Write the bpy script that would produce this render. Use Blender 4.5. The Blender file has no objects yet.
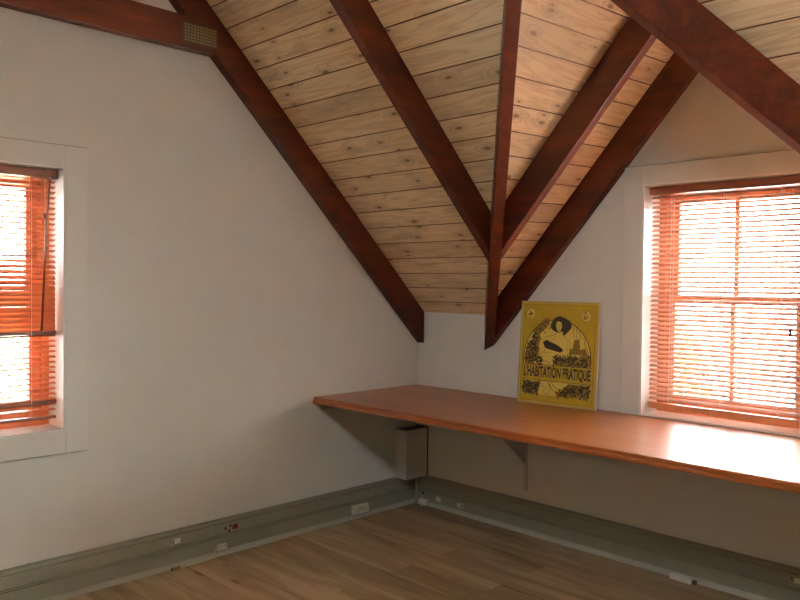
import bpy, bmesh, math, random
from mathutils import Vector, Matrix
random.seed(7)
S = bpy.context.scene
COL = S.collection
PI = math.pi

# ------------------------------------------------------------------ dimensions
S1 = 0.988            # pitch of the main roof   (rise per metre of -y)
S2 = 1.14             # pitch of the window gable roof (rise per metre of x)
E0 = 1.215            # eaves height
XV = 0.585            # valley foot on the right wall
XC = 1.93             # gable centre line
LX, LY = 5.2, 5.2     # room
RY = -LY / 2
APEX_Z = E0 + S2 * (XC - XV)
APEX_Y = -(APEX_Z - E0) / S1
XV2 = 2 * XC - XV
DESK_Z = 0.75

# ------------------------------------------------------------------ helpers
def link(name, me, mat=None, parent=None):
    o = bpy.data.objects.new(name, me)
    COL.objects.link(o)
    if mat is not None:
        for m in (mat if isinstance(mat, (list, tuple)) else [mat]):
            me.materials.append(m)
    if parent is not None:
        o.parent = parent
    return o

def build(name, bm, mat, parent=None, smooth=False, recalc=True):
    if recalc:
        bmesh.ops.recalc_face_normals(bm, faces=bm.faces[:])
    me = bpy.data.meshes.new(name)
    bm.to_mesh(me); bm.free()
    if smooth:
        for p in me.polygons: p.use_smooth = True
    return link(name, me, mat, parent)

def tag(o, label, cat, group=None):
    o['label'] = label; o['category'] = cat
    if group: o['group'] = group
    return o

def struct(o):
    o['kind'] = 'structure'; return o

def empty(name, loc, label=None, cat=None, group=None, rot=None):
    o = bpy.data.objects.new(name, None); COL.objects.link(o)
    o.empty_display_size = 0.05
    o.location = loc
    if rot is not None: o.rotation_euler = rot
    if label: tag(o, label, cat, group)
    return o

def box(bm, a, b, bev=0.0, mi=0):
    x0, y0, z0 = [min(a[i], b[i]) for i in range(3)]
    x1, y1, z1 = [max(a[i], b[i]) for i in range(3)]
    vs = [bm.verts.new(v) for v in ((x0,y0,z0),(x1,y0,z0),(x1,y1,z0),(x0,y1,z0),(x0,y0,z1),(x1,y0,z1),(x1,y1,z1),(x0,y1,z1))]
    fs = [bm.faces.new([vs[i] for i in f]) for f in ((3,2,1,0),(4,5,6,7),(0,1,5,4),(1,2,6,5),(2,3,7,6),(3,0,4,7))]
    for f in fs: f.material_index = mi
    if bev > 0:
        es = list({e for f in fs for e in f.edges})
        r = bmesh.ops.bevel(bm, geom=es, offset=bev, segments=2, affect='EDGES', profile=0.6)
        for f in r['faces']: f.material_index = mi
    return fs

def hexa(bm, p, bev=0.0):
    """p: 8 points, 4 of one end then the matching 4 of the other end."""
    vs = [bm.verts.new(v) for v in p]
    fs = [bm.faces.new([vs[i] for i in f]) for f in ((0,1,2,3),(7,6,5,4),(0,4,5,1),(1,5,6,2),(2,6,7,3),(3,7,4,0))]
    if bev > 0:
        es = list({e for f in fs for e in f.edges})
        bmesh.ops.bevel(bm, geom=es, offset=bev, segments=2, affect='EDGES', profile=0.6)
    return fs

def prism(bm, pts, vec, bev=0.0):
    a = [bm.verts.new(p) for p in pts]
    b = [bm.verts.new(Vector(p) + Vector(vec)) for p in pts]
    n = len(pts)
    fs = [bm.faces.new(a), bm.faces.new(b[::-1])]
    for i in range(n):
        fs.append(bm.faces.new((a[i], b[i], b[(i+1) % n], a[(i+1) % n])))
    if bev > 0:
        es = list({e for f in fs for e in f.edges})
        bmesh.ops.bevel(bm, geom=es, offset=bev, segments=2, affect='EDGES', profile=0.6)
    return fs

def tube(bm, pts, r, seg=10):
    pts = [Vector(p) for p in pts]
    rings = []
    up = Vector((0.13, 0.31, 0.94)).normalized()
    for i, p in enumerate(pts):
        d = (pts[min(i+1, len(pts)-1)] - pts[max(i-1, 0)]).normalized()
        u = d.cross(up)
        if u.length < 1e-4: u = d.cross(Vector((1,0,0)))
        u.normalize(); v = d.cross(u)
        rr = r[i] if isinstance(r, (list, tuple)) else r
        rings.append([bm.verts.new(p + (u*math.cos(2*PI*k/seg) + v*math.sin(2*PI*k/seg))*rr) for k in range(seg)])
    for a, b in zip(rings, rings[1:]):
        for k in range(seg):
            bm.faces.new((a[k], a[(k+1) % seg], b[(k+1) % seg], b[k]))
    bm.faces.new(rings[0][::-1]); bm.faces.new(rings[-1])

def clip(poly, a, b, c):
    """keep a*x+b*y<=c of a 2D polygon"""
    out = []
    for i in range(len(poly)):
        p, q = poly[i], poly[(i+1) % len(poly)]
        dp, dq = a*p[0]+b*p[1]-c, a*q[0]+b*q[1]-c
        if dp <= 1e-9: out.append(p)
        if (dp < -1e-9 and dq > 1e-9) or (dp > 1e-9 and dq < -1e-9):
            t = dp/(dp-dq); out.append((p[0]+t*(q[0]-p[0]), p[1]+t*(q[1]-p[1])))
    res = []
    for p in out:
        if not res or math.hypot(p[0]-res[-1][0], p[1]-res[-1][1]) > 1e-6: res.append(p)
    if len(res) > 1 and math.hypot(res[0][0]-res[-1][0], res[0][1]-res[-1][1]) < 1e-6: res.pop()
    return res if len(res) > 2 else []

def clip_rect(poly, x0, x1, y0, y1):
    for a, b, c in ((1,0,x1), (-1,0,-x0), (0,1,y1), (0,-1,-y0)):
        poly = clip(poly, a, b, c)
        if not poly: return []
    return poly

# ------------------------------------------------------------------ materials
class NT:
    def __init__(self, name):
        self.m = bpy.data.materials.new(name); self.m.use_nodes = True
        self.t = self.m.node_tree; self.n = self.t.nodes
        self.b = self.n['Principled BSDF']; self.out = self.n['Material Output']
    def add(self, typ, **kw):
        n = self.n.new(typ)
        for k, v in kw.items():
            if k.startswith('_'): setattr(n, k[1:], v)
            else: n.inputs[k.replace('__', ' ')].default_value = v
        return n
    def l(self, a, b): self.t.links.new(a, b)
    def ramp(self, fac, stops, interp='LINEAR'):
        r = self.n.new('ShaderNodeValToRGB'); r.color_ramp.interpolation = interp
        el = r.color_ramp.elements
        while len(el) < len(stops): el.new(0.5)
        for e, (p, c) in zip(el, stops):
            e.position = p; e.color = (*c, 1) if len(c) == 3 else c
        self.l(fac, r.inputs['Fac']); return r
    def math(self, op, a, b=None):
        n = self.n.new('ShaderNodeMath'); n.operation = op
        for i, v in enumerate((a, b)):
            if v is None: continue
            if isinstance(v, (int, float)): n.inputs[i].default_value = v
            else: self.l(v, n.inputs[i])
        return n.outputs[0]
    def mix(self, fac, a, b, blend='MIX'):
        n = self.n.new('ShaderNodeMix'); n.data_type = 'RGBA'; n.blend_type = blend
        for i, v in ((0, fac), (6, a), (7, b)):
            if isinstance(v, (int, float)): n.inputs[i].default_value = v
            elif isinstance(v, tuple): n.inputs[i].default_value = (*v, 1)
            else: self.l(v, n.inputs[i])
        return n.outputs[2]
    def bump(self, h, strength, dist):
        b = self.add('ShaderNodeBump', Strength=strength, Distance=dist)
        self.l(h, b.inputs['Height']); self.l(b.outputs[0], self.b.inputs['Normal'])
    def coords(self, which='Object', scale=(1,1,1), loc=(0,0,0)):
        c = self.n.new('ShaderNodeTexCoord'); mp = self.add('ShaderNodeMapping')
        mp.inputs['Scale'].default_value = scale; mp.inputs['Location'].default_value = loc
        self.l(c.outputs[which], mp.inputs[0]); return mp.outputs[0]
    def noise(self, vec, scale, detail=4, rough=0.55, dist=0.0):
        n = self.add('ShaderNodeTexNoise', Scale=scale, Detail=detail, Roughness=rough, Distortion=dist)
        self.l(vec, n.inputs['Vector']); return n.outputs['Fac']

def plain(name, col, rough=0.5, var=0.06, scale=30, bump=0.0, spec=0.5, coat=0.0, metal=0.0):
    t = NT(name)
    f = t.noise(t.coords(), scale)
    c0 = tuple(max(0, c*(1-var)) for c in col); c1 = tuple(min(1, c*(1+var)) for c in col)
    r = t.ramp(f, [(0.3, c0), (0.7, c1)])
    t.l(r.outputs[0], t.b.inputs['Base Color'])
    t.b.inputs['Roughness'].default_value = rough
    t.b.inputs['Specular IOR Level'].default_value = spec
    t.b.inputs['Coat Weight'].default_value = coat
    t.b.inputs['Coat Roughness'].default_value = 0.15
    t.b.inputs['Metallic'].default_value = metal
    if bump: t.bump(f, bump, 0.002)
    return t.m

def mat_pine():
    t = NT('pine_boards')
    uv = t.n.new('ShaderNodeUVMap'); uv.uv_map = 'grain'
    def mp(sc, loc=(0,0,0)):
        m = t.add('ShaderNodeMapping'); m.inputs['Scale'].default_value = sc; m.inputs['Location'].default_value = loc
        t.l(uv.outputs[0], m.inputs[0]); return m.outputs[0]
    # knots: sparse cells, stretched a little along the grain
    vor = t.add('ShaderNodeTexVoronoi', _voronoi_dimensions='2D', Scale=1.0, Randomness=1.0); t.l(mp((4.2, 11.0, 1)), vor.inputs['Vector'])
    kn = t.n.new('ShaderNodeSeparateColor'); t.l(vor.outputs['Color'], kn.inputs[0])
    has = t.math('GREATER_THAN', kn.outputs[0], 0.52)
    size = t.math('ADD', t.math('MULTIPLY', kn.outputs[1], 0.085), 0.045)
    rel = t.math('DIVIDE', vor.outputs['Distance'], size)
    wob = t.noise(mp((30, 60, 1)), 1.0, 2)
    rel = t.math('ADD', rel, t.math('MULTIPLY', t.math('SUBTRACT', wob, 0.5), 0.8))
    core = t.math('MULTIPLY', t.math('SUBTRACT', 1.0, t.math('MINIMUM', rel, 1.0)), has)
    halo = t.math('MULTIPLY', t.math('SUBTRACT', 1.0, t.math('MINIMUM', t.math('MULTIPLY', rel, 0.28), 1.0)), has)
    # grain: long wavy rings that swirl round the knots
    n1 = t.noise(mp((1.6, 22, 1)), 1.0, 3, 0.5, 0.6)
    n1 = t.math('ADD', n1, t.math('MULTIPLY', halo, 0.55))
    rings = t.math('SINE', t.math('MULTIPLY', n1, 34.0))
    rings = t.math('ADD', t.math('MULTIPLY', rings, 0.5), 0.5)
    fine = t.noise(mp((6, 240, 1)), 1.0, 3)
    g = t.math('ADD', t.math('MULTIPLY', rings, 0.62), t.math('MULTIPLY', fine, 0.38))
    r = t.ramp(g, [(0.12, (0.66, 0.495, 0.30)), (0.35, (0.77, 0.605, 0.39)), (0.6, (0.82, 0.66, 0.44)), (0.85, (0.84, 0.69, 0.47))])
    tone = t.n.new('ShaderNodeAttribute'); tone.attribute_name = 'tone'
    tr = t.ramp(tone.outputs['Fac'], [(0, (0.86, 0.83, 0.80)), (0.5, (0.98, 0.96, 0.94)), (1, (1.08, 1.08, 1.07))])
    c = t.mix(1.0, r.outputs[0], tr.outputs[0], 'MULTIPLY')
    # grey-brown weather streaks
    st = t.noise(mp((2.2, 9, 1), (3, 1, 0)), 1.0, 4, 0.6)
    sf = t.ramp(st, [(0.56, (0, 0, 0)), (0.72, (0.55, 0.55, 0.55))])
    c = t.mix(sf.outputs[0], c, (0.30, 0.21, 0.13))
    hf = t.math('MULTIPLY', halo, 0.45)
    c = t.mix(hf, c, (0.40, 0.24, 0.12))
    cf = t.math('MINIMUM', t.math('MULTIPLY', core, 1.6), 0.75)
    c = t.mix(cf, c, (0.17, 0.09, 0.04))
    t.l(c, t.b.inputs['Base Color'])
    t.b.inputs['Roughness'].default_value = 0.48
    t.b.inputs['Specular IOR Level'].default_value = 0.35
    return t.m

def mat_grain(name, dark, mid, light, axis='x', rough=0.35, coat=0.0, stretch=14, scale=2.0, knots=False, spec=0.5):
    t = NT(name)
    k = {'x': (1, stretch, stretch), 'y': (stretch, 1, stretch), 'z': (stretch, stretch, 1)}[axis]
    v = t.coords('Object', tuple(scale*a for a in k))
    f = t.noise(v, 1.0, 5, 0.6, 0.5)
    v2 = t.coords('Object', tuple(scale*a*6 if a > 1 else scale*3 for a in k))
    f2 = t.noise(v2, 1.0, 3)
    g = t.math('ADD', t.math('MULTIPLY', f, 0.7), t.math('MULTIPLY', f2, 0.3))
    r = t.ramp(g, [(0.32, dark), (0.5, mid), (0.68, light)])
    c = r.outputs[0]
    if knots:
        vo = t.add('ShaderNodeTexVoronoi', Scale=2.6); t.l(t.coords('Object', (1, 1, 1)), vo.inputs['Vector'])
        kk = t.ramp(vo.outputs['Distance'], [(0.05, (0.9, 0.9, 0.9)), (0.13, (0, 0, 0))])
        c = t.mix(kk.outputs[0], c, tuple(a*0.35 for a in dark))
    t.l(c, t.b.inputs['Base Color'])
    t.b.inputs['Roughness'].default_value = rough
    t.b.inputs['Coat Weight'].default_value = coat
    t.b.inputs['Coat Roughness'].default_value = 0.18
    t.b.inputs['Specular IOR Level'].default_value = spec
    return t.m

def mat_floor():
    t = NT('laminate_floor')
    v = t.coords('Object')
    br = t.add('ShaderNodeTexBrick', Scale=1.0, Mortar__Size=0.0012, Mortar__Smooth=0.2, Bias=0.0, Brick__Width=1.25, Row__Height=0.165)
    br.offset = 0.37; br.squash = 1.0
    br.inputs['Color1'].default_value = (0, 0, 0, 1); br.inputs['Color2'].default_value = (1, 1, 1, 1); br.inputs['Mortar'].default_value = (0.4, 0.4, 0.4, 1)
    t.l(v, br.inputs['Vector'])
    off = t.n.new('ShaderNodeVectorMath'); off.operation = 'SCALE'; off.inputs['Scale'].default_value = 7.0
    t.l(br.outputs['Color'], off.inputs[0])
    ad = t.n.new('ShaderNodeVectorMath'); ad.operation = 'ADD'; t.l(v, ad.inputs[0]); t.l(off.outputs[0], ad.inputs[1])
    def mp(sc):
        m = t.add('ShaderNodeMapping'); m.inputs['Scale'].default_value = sc; t.l(ad.outputs[0], m.inputs[0]); return m.outputs[0]
    a = t.noise(mp((1.1, 9, 1)), 1.0, 5, 0.6, 0.7)
    b = t.noise(mp((5, 130, 1)), 1.0, 3)
    g = t.math('ADD', t.math('MULTIPLY', a, 0.75), t.math('MULTIPLY', b, 0.25))
    r = t.ramp(g, [(0.30, (0.13, 0.078, 0.036)), (0.42, (0.275, 0.185, 0.098)), (0.56, (0.42, 0.295, 0.168)), (0.72, (0.50, 0.365, 0.22))])
    tone = t.ramp(br.outputs['Color'], [(0, (0.82, 0.80, 0.78)), (1, (1.08, 1.08, 1.06))])
    c = t.mix(1.0, r.outputs[0], tone.outputs[0], 'MULTIPLY')
    # a few dark open knots in the boards
    vo = t.add('ShaderNodeTexVoronoi', Scale=1.0); t.l(mp((1.1, 3.2, 1)), vo.inputs['Vector'])
    kk = t.ramp(vo.outputs['Distance'], [(0.02, (0.75, 0.75, 0.75)), (0.06, (0, 0, 0))])
    c = t.mix(kk.outputs[0], c, (0.05, 0.028, 0.014))
    mo = t.math('MULTIPLY', br.outputs['Fac'], 0.55)
    c = t.mix(mo, c, (0.06, 0.035, 0.018))
    t.l(c, t.b.inputs['Base Color'])
    t.b.inputs['Roughness'].default_value = 0.42
    t.b.inputs['Specular IOR Level'].default_value = 0.4
    return t.m

def mat_glass():
    t = NT('clear_glass')
    tr = t.add('ShaderNodeBsdfTransparent'); tr.inputs[0].default_value = (0.96, 0.98, 0.97, 1)
    gl = t.add('ShaderNodeBsdfGlossy', Roughness=0.02)
    fr = t.add('ShaderNodeFresnel', IOR=1.45)
    mx = t.n.new('ShaderNodeMixShader')
    t.l(fr.outputs[0], mx.inputs[0]); t.l(tr.outputs[0], mx.inputs[1]); t.l(gl.outputs[0], mx.inputs[2])
    t.l(mx.outputs[0], t.out.inputs['Surface'])
    t.n.remove(t.b)
    return t.m

M = {}
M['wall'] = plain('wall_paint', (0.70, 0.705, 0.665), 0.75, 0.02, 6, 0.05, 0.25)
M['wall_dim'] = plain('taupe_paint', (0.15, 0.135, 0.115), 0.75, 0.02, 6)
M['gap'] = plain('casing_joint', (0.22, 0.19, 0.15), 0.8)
M['casing'] = plain('casing_paint', (0.72, 0.72, 0.675), 0.5, 0.02, 8)
M['reveal'] = plain('reveal_paint', (0.84, 0.83, 0.80), 0.24, 0.02, 8)
M['base'] = plain('skirting_paint', (0.275, 0.27, 0.205), 0.45, 0.04, 12)
M['bead'] = plain('floor_bead_paint', (0.42, 0.40, 0.335), 0.5, 0.04, 20)
M['pine'] = mat_pine()
M['groove'] = plain('board_groove', (0.13, 0.06, 0.028), 0.8)  # dark colour on board sides paints in the shadow of the joints
M['beam_x'] = mat_grain('beam_stain_x', (0.030, 0.0050, 0.002), (0.072, 0.0115, 0.0036), (0.112, 0.021, 0.0058), 'x', 0.45, 0.0, 10, 1.6, True, 0.28)
M['beam_y'] = mat_grain('beam_stain_y', (0.030, 0.0050, 0.002), (0.072, 0.0115, 0.0036), (0.112, 0.021, 0.0058), 'y', 0.45, 0.0, 10, 1.6, True, 0.28)
M['plate'] = plain('galvanised_plate', (0.20, 0.15, 0.065), 0.5, 0.25, 60, 0.0, 0.5, 0, 0.3)
M['plate_gap'] = plain('plate_base', (0.05, 0.03, 0.014), 0.6)
M['floor'] = mat_floor()
M['desk'] = mat_grain('desk_wood', (0.23, 0.068, 0.021), (0.31, 0.098, 0.031), (0.37, 0.130, 0.043), 'x', 0.36, 0.25, 16, 1.2)
M['desk_edge'] = mat_grain('desk_lipping', (0.22, 0.055, 0.012), (0.31, 0.082, 0.018), (0.37, 0.105, 0.025), 'x', 0.3, 0.3, 16, 1.2)
M['orange'] = mat_grain('stained_sash', (0.50, 0.18, 0.08), (0.60, 0.225, 0.10), (0.68, 0.28, 0.13), 'z', 0.4, 0.1, 8, 2.0)
M['slat'] = mat_grain('blind_slat', (0.52, 0.28, 0.20), (0.62, 0.34, 0.25), (0.68, 0.39, 0.29), 'x', 0.38, 0.1, 10, 3.0)
M['slat_y'] = mat_grain('blind_slat_y', (0.36, 0.095, 0.032), (0.47, 0.130, 0.044), (0.55, 0.17, 0.06), 'y', 0.38, 0.1, 10, 3.0)
M['rail'] = mat_grain('blind_rail', (0.10, 0.028, 0.012), (0.17, 0.05, 0.02), (0.22, 0.07, 0.03), 'x', 0.35, 0.2, 10, 3.0)
M['head'] = mat_grain('blind_headrail', (0.16, 0.05, 0.025), (0.24, 0.08, 0.04), (0.30, 0.11, 0.055), 'x', 0.35, 0.2, 10, 3.0)
M['lead'] = plain('lead_plastic', (0.55, 0.47, 0.32), 0.6)
M['tan'] = plain('tan_plastic', (0.30, 0.19, 0.09), 0.5)
M['cord'] = plain('blind_cord', (0.75, 0.70, 0.62), 0.8)
M['white'] = plain('white_plastic', (0.66, 0.63, 0.56), 0.4, 0.03)
M['cream'] = plain('cream_plastic', (0.55, 0.52, 0.38), 0.45, 0.03)
M['grey_pl'] = plain('beige_plate', (0.285, 0.28, 0.213), 0.45, 0.03)
M['black'] = plain('black_plastic', (0.015, 0.013, 0.012), 0.5)
M['red'] = plain('red_plastic', (0.17, 0.008, 0.010), 0.35)
M['box'] = plain('box_paint', (0.60, 0.575, 0.56), 0.5, 0.03)
M['dark'] = plain('dark_recess', (0.06, 0.055, 0.05), 0.7)
M['steel'] = plain('bracket_paint', (0.52, 0.51, 0.48), 0.45, 0.04)
M['glass'] = mat_glass()
M['yellow'] = plain('poster_gold', (0.47, 0.325, 0.012), 0.5, 0.08, 18)
M['pale'] = plain('poster_pale', (0.65, 0.49, 0.085), 0.5, 0.06, 40)
M['ochre'] = plain('poster_ochre', (0.27, 0.17, 0.018), 0.5, 0.1, 60)
M['ink'] = plain('poster_ink', (0.040, 0.024, 0.009), 0.5, 0.2, 80)
M['plum'] = plain('poster_plum', (0.050, 0.016, 0.022), 0.5, 0.2, 80)
M['frame_cream'] = plain('poster_frame', (0.86, 0.79, 0.66), 0.45, 0.03)
M['frame_gold'] = plain('poster_frame_front', (0.46, 0.37, 0.12), 0.45, 0.05)
M['leaf'] = plain('shrub_leaf', (0.20, 0.27, 0.09), 0.6, 0.3, 6)
M['bark'] = plain('shrub_bark', (0.10, 0.07, 0.04), 0.8, 0.2, 10)
M['ground'] = plain('paving', (0.70, 0.67, 0.61), 0.85, 0.06, 1.5)

# ------------------------------------------------------------------ room shell
def quad_plate(bm, poly2, to3, vec):
    prism(bm, [to3(*q) for q in poly2], vec)

WA = (-2.97, -2.23, 0.737, 1.886)        # left window: y0, y1, z0, z1
WB = (1.553, 2.307, 0.752, 1.896)        # right window: x0, x1, z0, z1
TH = 0.26

bm = bmesh.new(); box(bm, (-TH, -LY-TH, -0.15), (LX+TH, TH, 0.0))
struct(build('floor', bm, M['floor']))

def gable_poly(up=0.045):
    return [(-LY-0.0, 0), (0, 0), (0, E0+up), (RY, E0+up-S1*RY), (-LY, E0+up)]
bm = bmesh.new()
for (a, b, c, d) in ((-LY, WA[0], 0, 9), (WA[1], 0, 0, 9), (WA[0], WA[1], 0, WA[2]), (WA[0], WA[1], WA[3], 9)):
    poly = clip_rect(gable_poly(), a, b, c, d)
    quad_plate(bm, poly, lambda u, v: (0, u, v), (-TH, 0, 0))
struct(build('wall_left', bm, M['wall']))
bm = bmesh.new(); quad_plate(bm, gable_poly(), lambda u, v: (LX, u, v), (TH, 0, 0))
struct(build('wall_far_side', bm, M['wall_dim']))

bm = bmesh.new()
up = 0.04
tri = [(XV-up/S2, E0), (XV2+up/S2, E0), (XC, APEX_Z+up)]
low = [(-TH, 0), (LX+TH, 0), (LX+TH, E0), (-TH, E0)]
for base in (tri, low):
    for (a, b, c, d) in ((-9, WB[0], -1, 9), (WB[1], 9, -1, 9), (WB[0], WB[1], -1, WB[2]), (WB[0], WB[1], WB[3], 9)):
        poly = clip_rect(base, a, b, c, d)
        if poly: quad_plate(bm, poly, lambda u, v: (u, 0, v), (0, TH, 0))
struct(build('wall_right', bm, M['wall']))
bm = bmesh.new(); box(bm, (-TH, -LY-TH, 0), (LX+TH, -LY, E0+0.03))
struct(build('wall_back', bm, M['wall_dim']))

# ceiling of pine boards, four roof slopes, one mesh
SKY = (2.48, 3.85, -3.80, -3.40)        # added unseen roof window in the back slope, placed to aim sun and sky light: x0,x1,y0,y1
bm = bmesh.new()
uvl = bm.loops.layers.uv.new('grain')
tone_l = bm.faces.layers.float.new('tone')
def zmain(x, y): return E0 - S1*y
def zback(x, y): return E0 + S1*(y+LY)
def zleft(x, y): return E0 + S2*(x-XV)
def zright(x, y): return E0 + S2*(XV2-x)
def slope(poly, zf, run, phase, pitch, k, skew=0.0):
    """poly in plan; run 'x': boards run along x and are spaced in y; k = slope length per plan metre"""
    full = poly
    poly = [(x-skew*y, y) for x, y in poly]      # boards laid very slightly out of square
    lo = min(p[1] if run == 'x' else p[0] for p in poly); hi = max(p[1] if run == 'x' else p[0] for p in poly)
    i0 = math.floor((lo-phase)/pitch)-1; i1 = math.ceil((hi-phase)/pitch)+1
    g = 0.0056/k/2
    for i in range(i0, i1):
        a, b = phase+i*pitch+g, phase+(i+1)*pitch-g
        q = clip_rect(poly, -99, 99, a, b) if run == 'x' else clip_rect(poly, a, b, -99, 99)
        if not q: continue
        ou, ov, tn = random.uniform(0, 40), random.uniform(0, 40), random.random()
        P = [(x+skew*y, y, zf(x+skew*y, y)) for x, y in q]
        fs = prism(bm, P, (0, 0, 0.012))
        for f in fs:
            f[tone_l] = tn; f.material_index = 0 if f in (fs[0], fs[1]) else 1
            for lp in f.loops:
                x, y = lp.vert.co.x, lp.vert.co.y
                u, v = (x, (y-a)*k) if run == 'x' else (y, (x-a)*k)
                lp[uvl].uv = (u+ou, v+ov)
    for f in prism(bm, [(x, y, zf(x, y)+0.010) for x, y in full], (0, 0, 0.03)): f.material_index = 1
k1, k2 = math.sqrt(1+S1*S1), math.sqrt(1+S2*S2)
PH, PM = -0.0714, 0.0866
slope([(0,0), (XV,0), (XC,APEX_Y), (XC,RY), (0,RY)], zmain, 'x', PH, PM, k1)
slope([(XV2,0), (LX,0), (LX,RY), (XC,RY), (XC,APEX_Y)], zmain, 'x', PH, PM, k1)
slope([(XV,0), (XC,0), (XC,APEX_Y)], zleft, 'y', 1.682, 0.0805, k2, 0.027)
slope([(XV2,0), (XC,APEX_Y), (XC,0)], zright, 'y', 2*XC-1.682, 0.0805, k2, -0.027)
for r in ((0, LX, RY, SKY[3]), (0, LX, SKY[2], -LY), (0, SKY[0], SKY[3], SKY[2]), (SKY[1], LX, SKY[3], SKY[2])):
    slope([(r[0], r[2]), (r[1], r[2]), (r[1], r[3]), (r[0], r[3])], zback, 'x', -LY-PH, PM, k1)
struct(build('ceiling', bm, [M['pine'], M['groove']]))

# added roof window, out of view, set to light the room from behind
w3 = struct(empty('window_3', (SKY[0], SKY[3], zback(0, SKY[3]))))
def lining(bm, x0, x1, y0, y1, h=0.16, t=0.02):
    for (a, b, c, d) in ((x0, x1, y0, y0+t), (x0, x1, y1-t, y1), (x0, x0+t, y0+t, y1-t), (x1-t, x1, y0+t, y1-t)):
        P = [(a, c, zback(0, c)), (b, c, zback(0, c)), (b, d, zback(0, d)), (a, d, zback(0, d))]
        prism(bm, P, (0, 0, h))
bm = bmesh.new(); lining(bm, *SKY)
o = build('window_frame', bm, M['reveal'], w3); o.matrix_parent_inverse = Matrix.Translation(w3.location).inverted()
bm = bmesh.new()
x0, x1, y0, y1 = SKY
prism(bm, [(x0+.02, y0+.02, zback(0, y0+.02)+.12), (x1-.02, y0+.02, zback(0, y0+.02)+.12), (x1-.02, y1-.02, zback(0, y1-.02)+.12), (x0+.02, y1-.02, zback(0, y1-.02)+.12)], (0, 0, 0.006))
o = build('pane', bm, M['glass'], w3); o.matrix_parent_inverse = Matrix.Translation(w3.location).inverted()

def keep(o, parent):
    o.parent = parent
    o.matrix_parent_inverse = Matrix.Translation(parent.location).inverted()
    return o

# skirting trunking: an extruded profile along each wall
PROF = [(0, 0.0), (0.019, 0.0), (0.019, 0.088), (0.013, 0.090), (0.013, 0.094), (0.019, 0.096), (0.019, 0.099), (0.014, 0.101),
        (0.014, 0.103), (0.018, 0.105), (0.018, 0.158), (0.012, 0.160), (0.012, 0.163), (0.020, 0.165), (0.020, 0.178), (0.015, 0.183), (0, 0.183)]
def profile(name, prof, mat, mapper):
    bm = bmesh.new()
    a = [bm.verts.new(mapper(p, z, 0)) for p, z in prof]
    b = [bm.verts.new(mapper(p, z, 1)) for p, z in prof]
    n = len(prof)
    for i in range(n): bm.faces.new((a[i], a[(i+1) % n], b[(i+1) % n], b[i]))
    bm.faces.new(a); bm.faces.new(b[::-1])
    return struct(build(name, bm, mat))
profile('baseboard_left', PROF, M['base'], lambda p, z, e: (p, -p if e == 0 else -LY, z))
profile('baseboard_right', PROF, M['base'], lambda p, z, e: (p if e == 0 else LX, -p, z))
BEAD = [(0.0195, 0.0005), (0.036, 0.0005), (0.0355, 0.008), (0.032, 0.016), (0.026, 0.021), (0.0195, 0.024)]
profile('trim_1', BEAD, M['bead'], lambda p, z, e: (p, -p if e == 0 else -LY, z))
profile('trim_2', BEAD, M['bead'], lambda p, z, e: (p if e == 0 else LX, -p, z))

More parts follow.
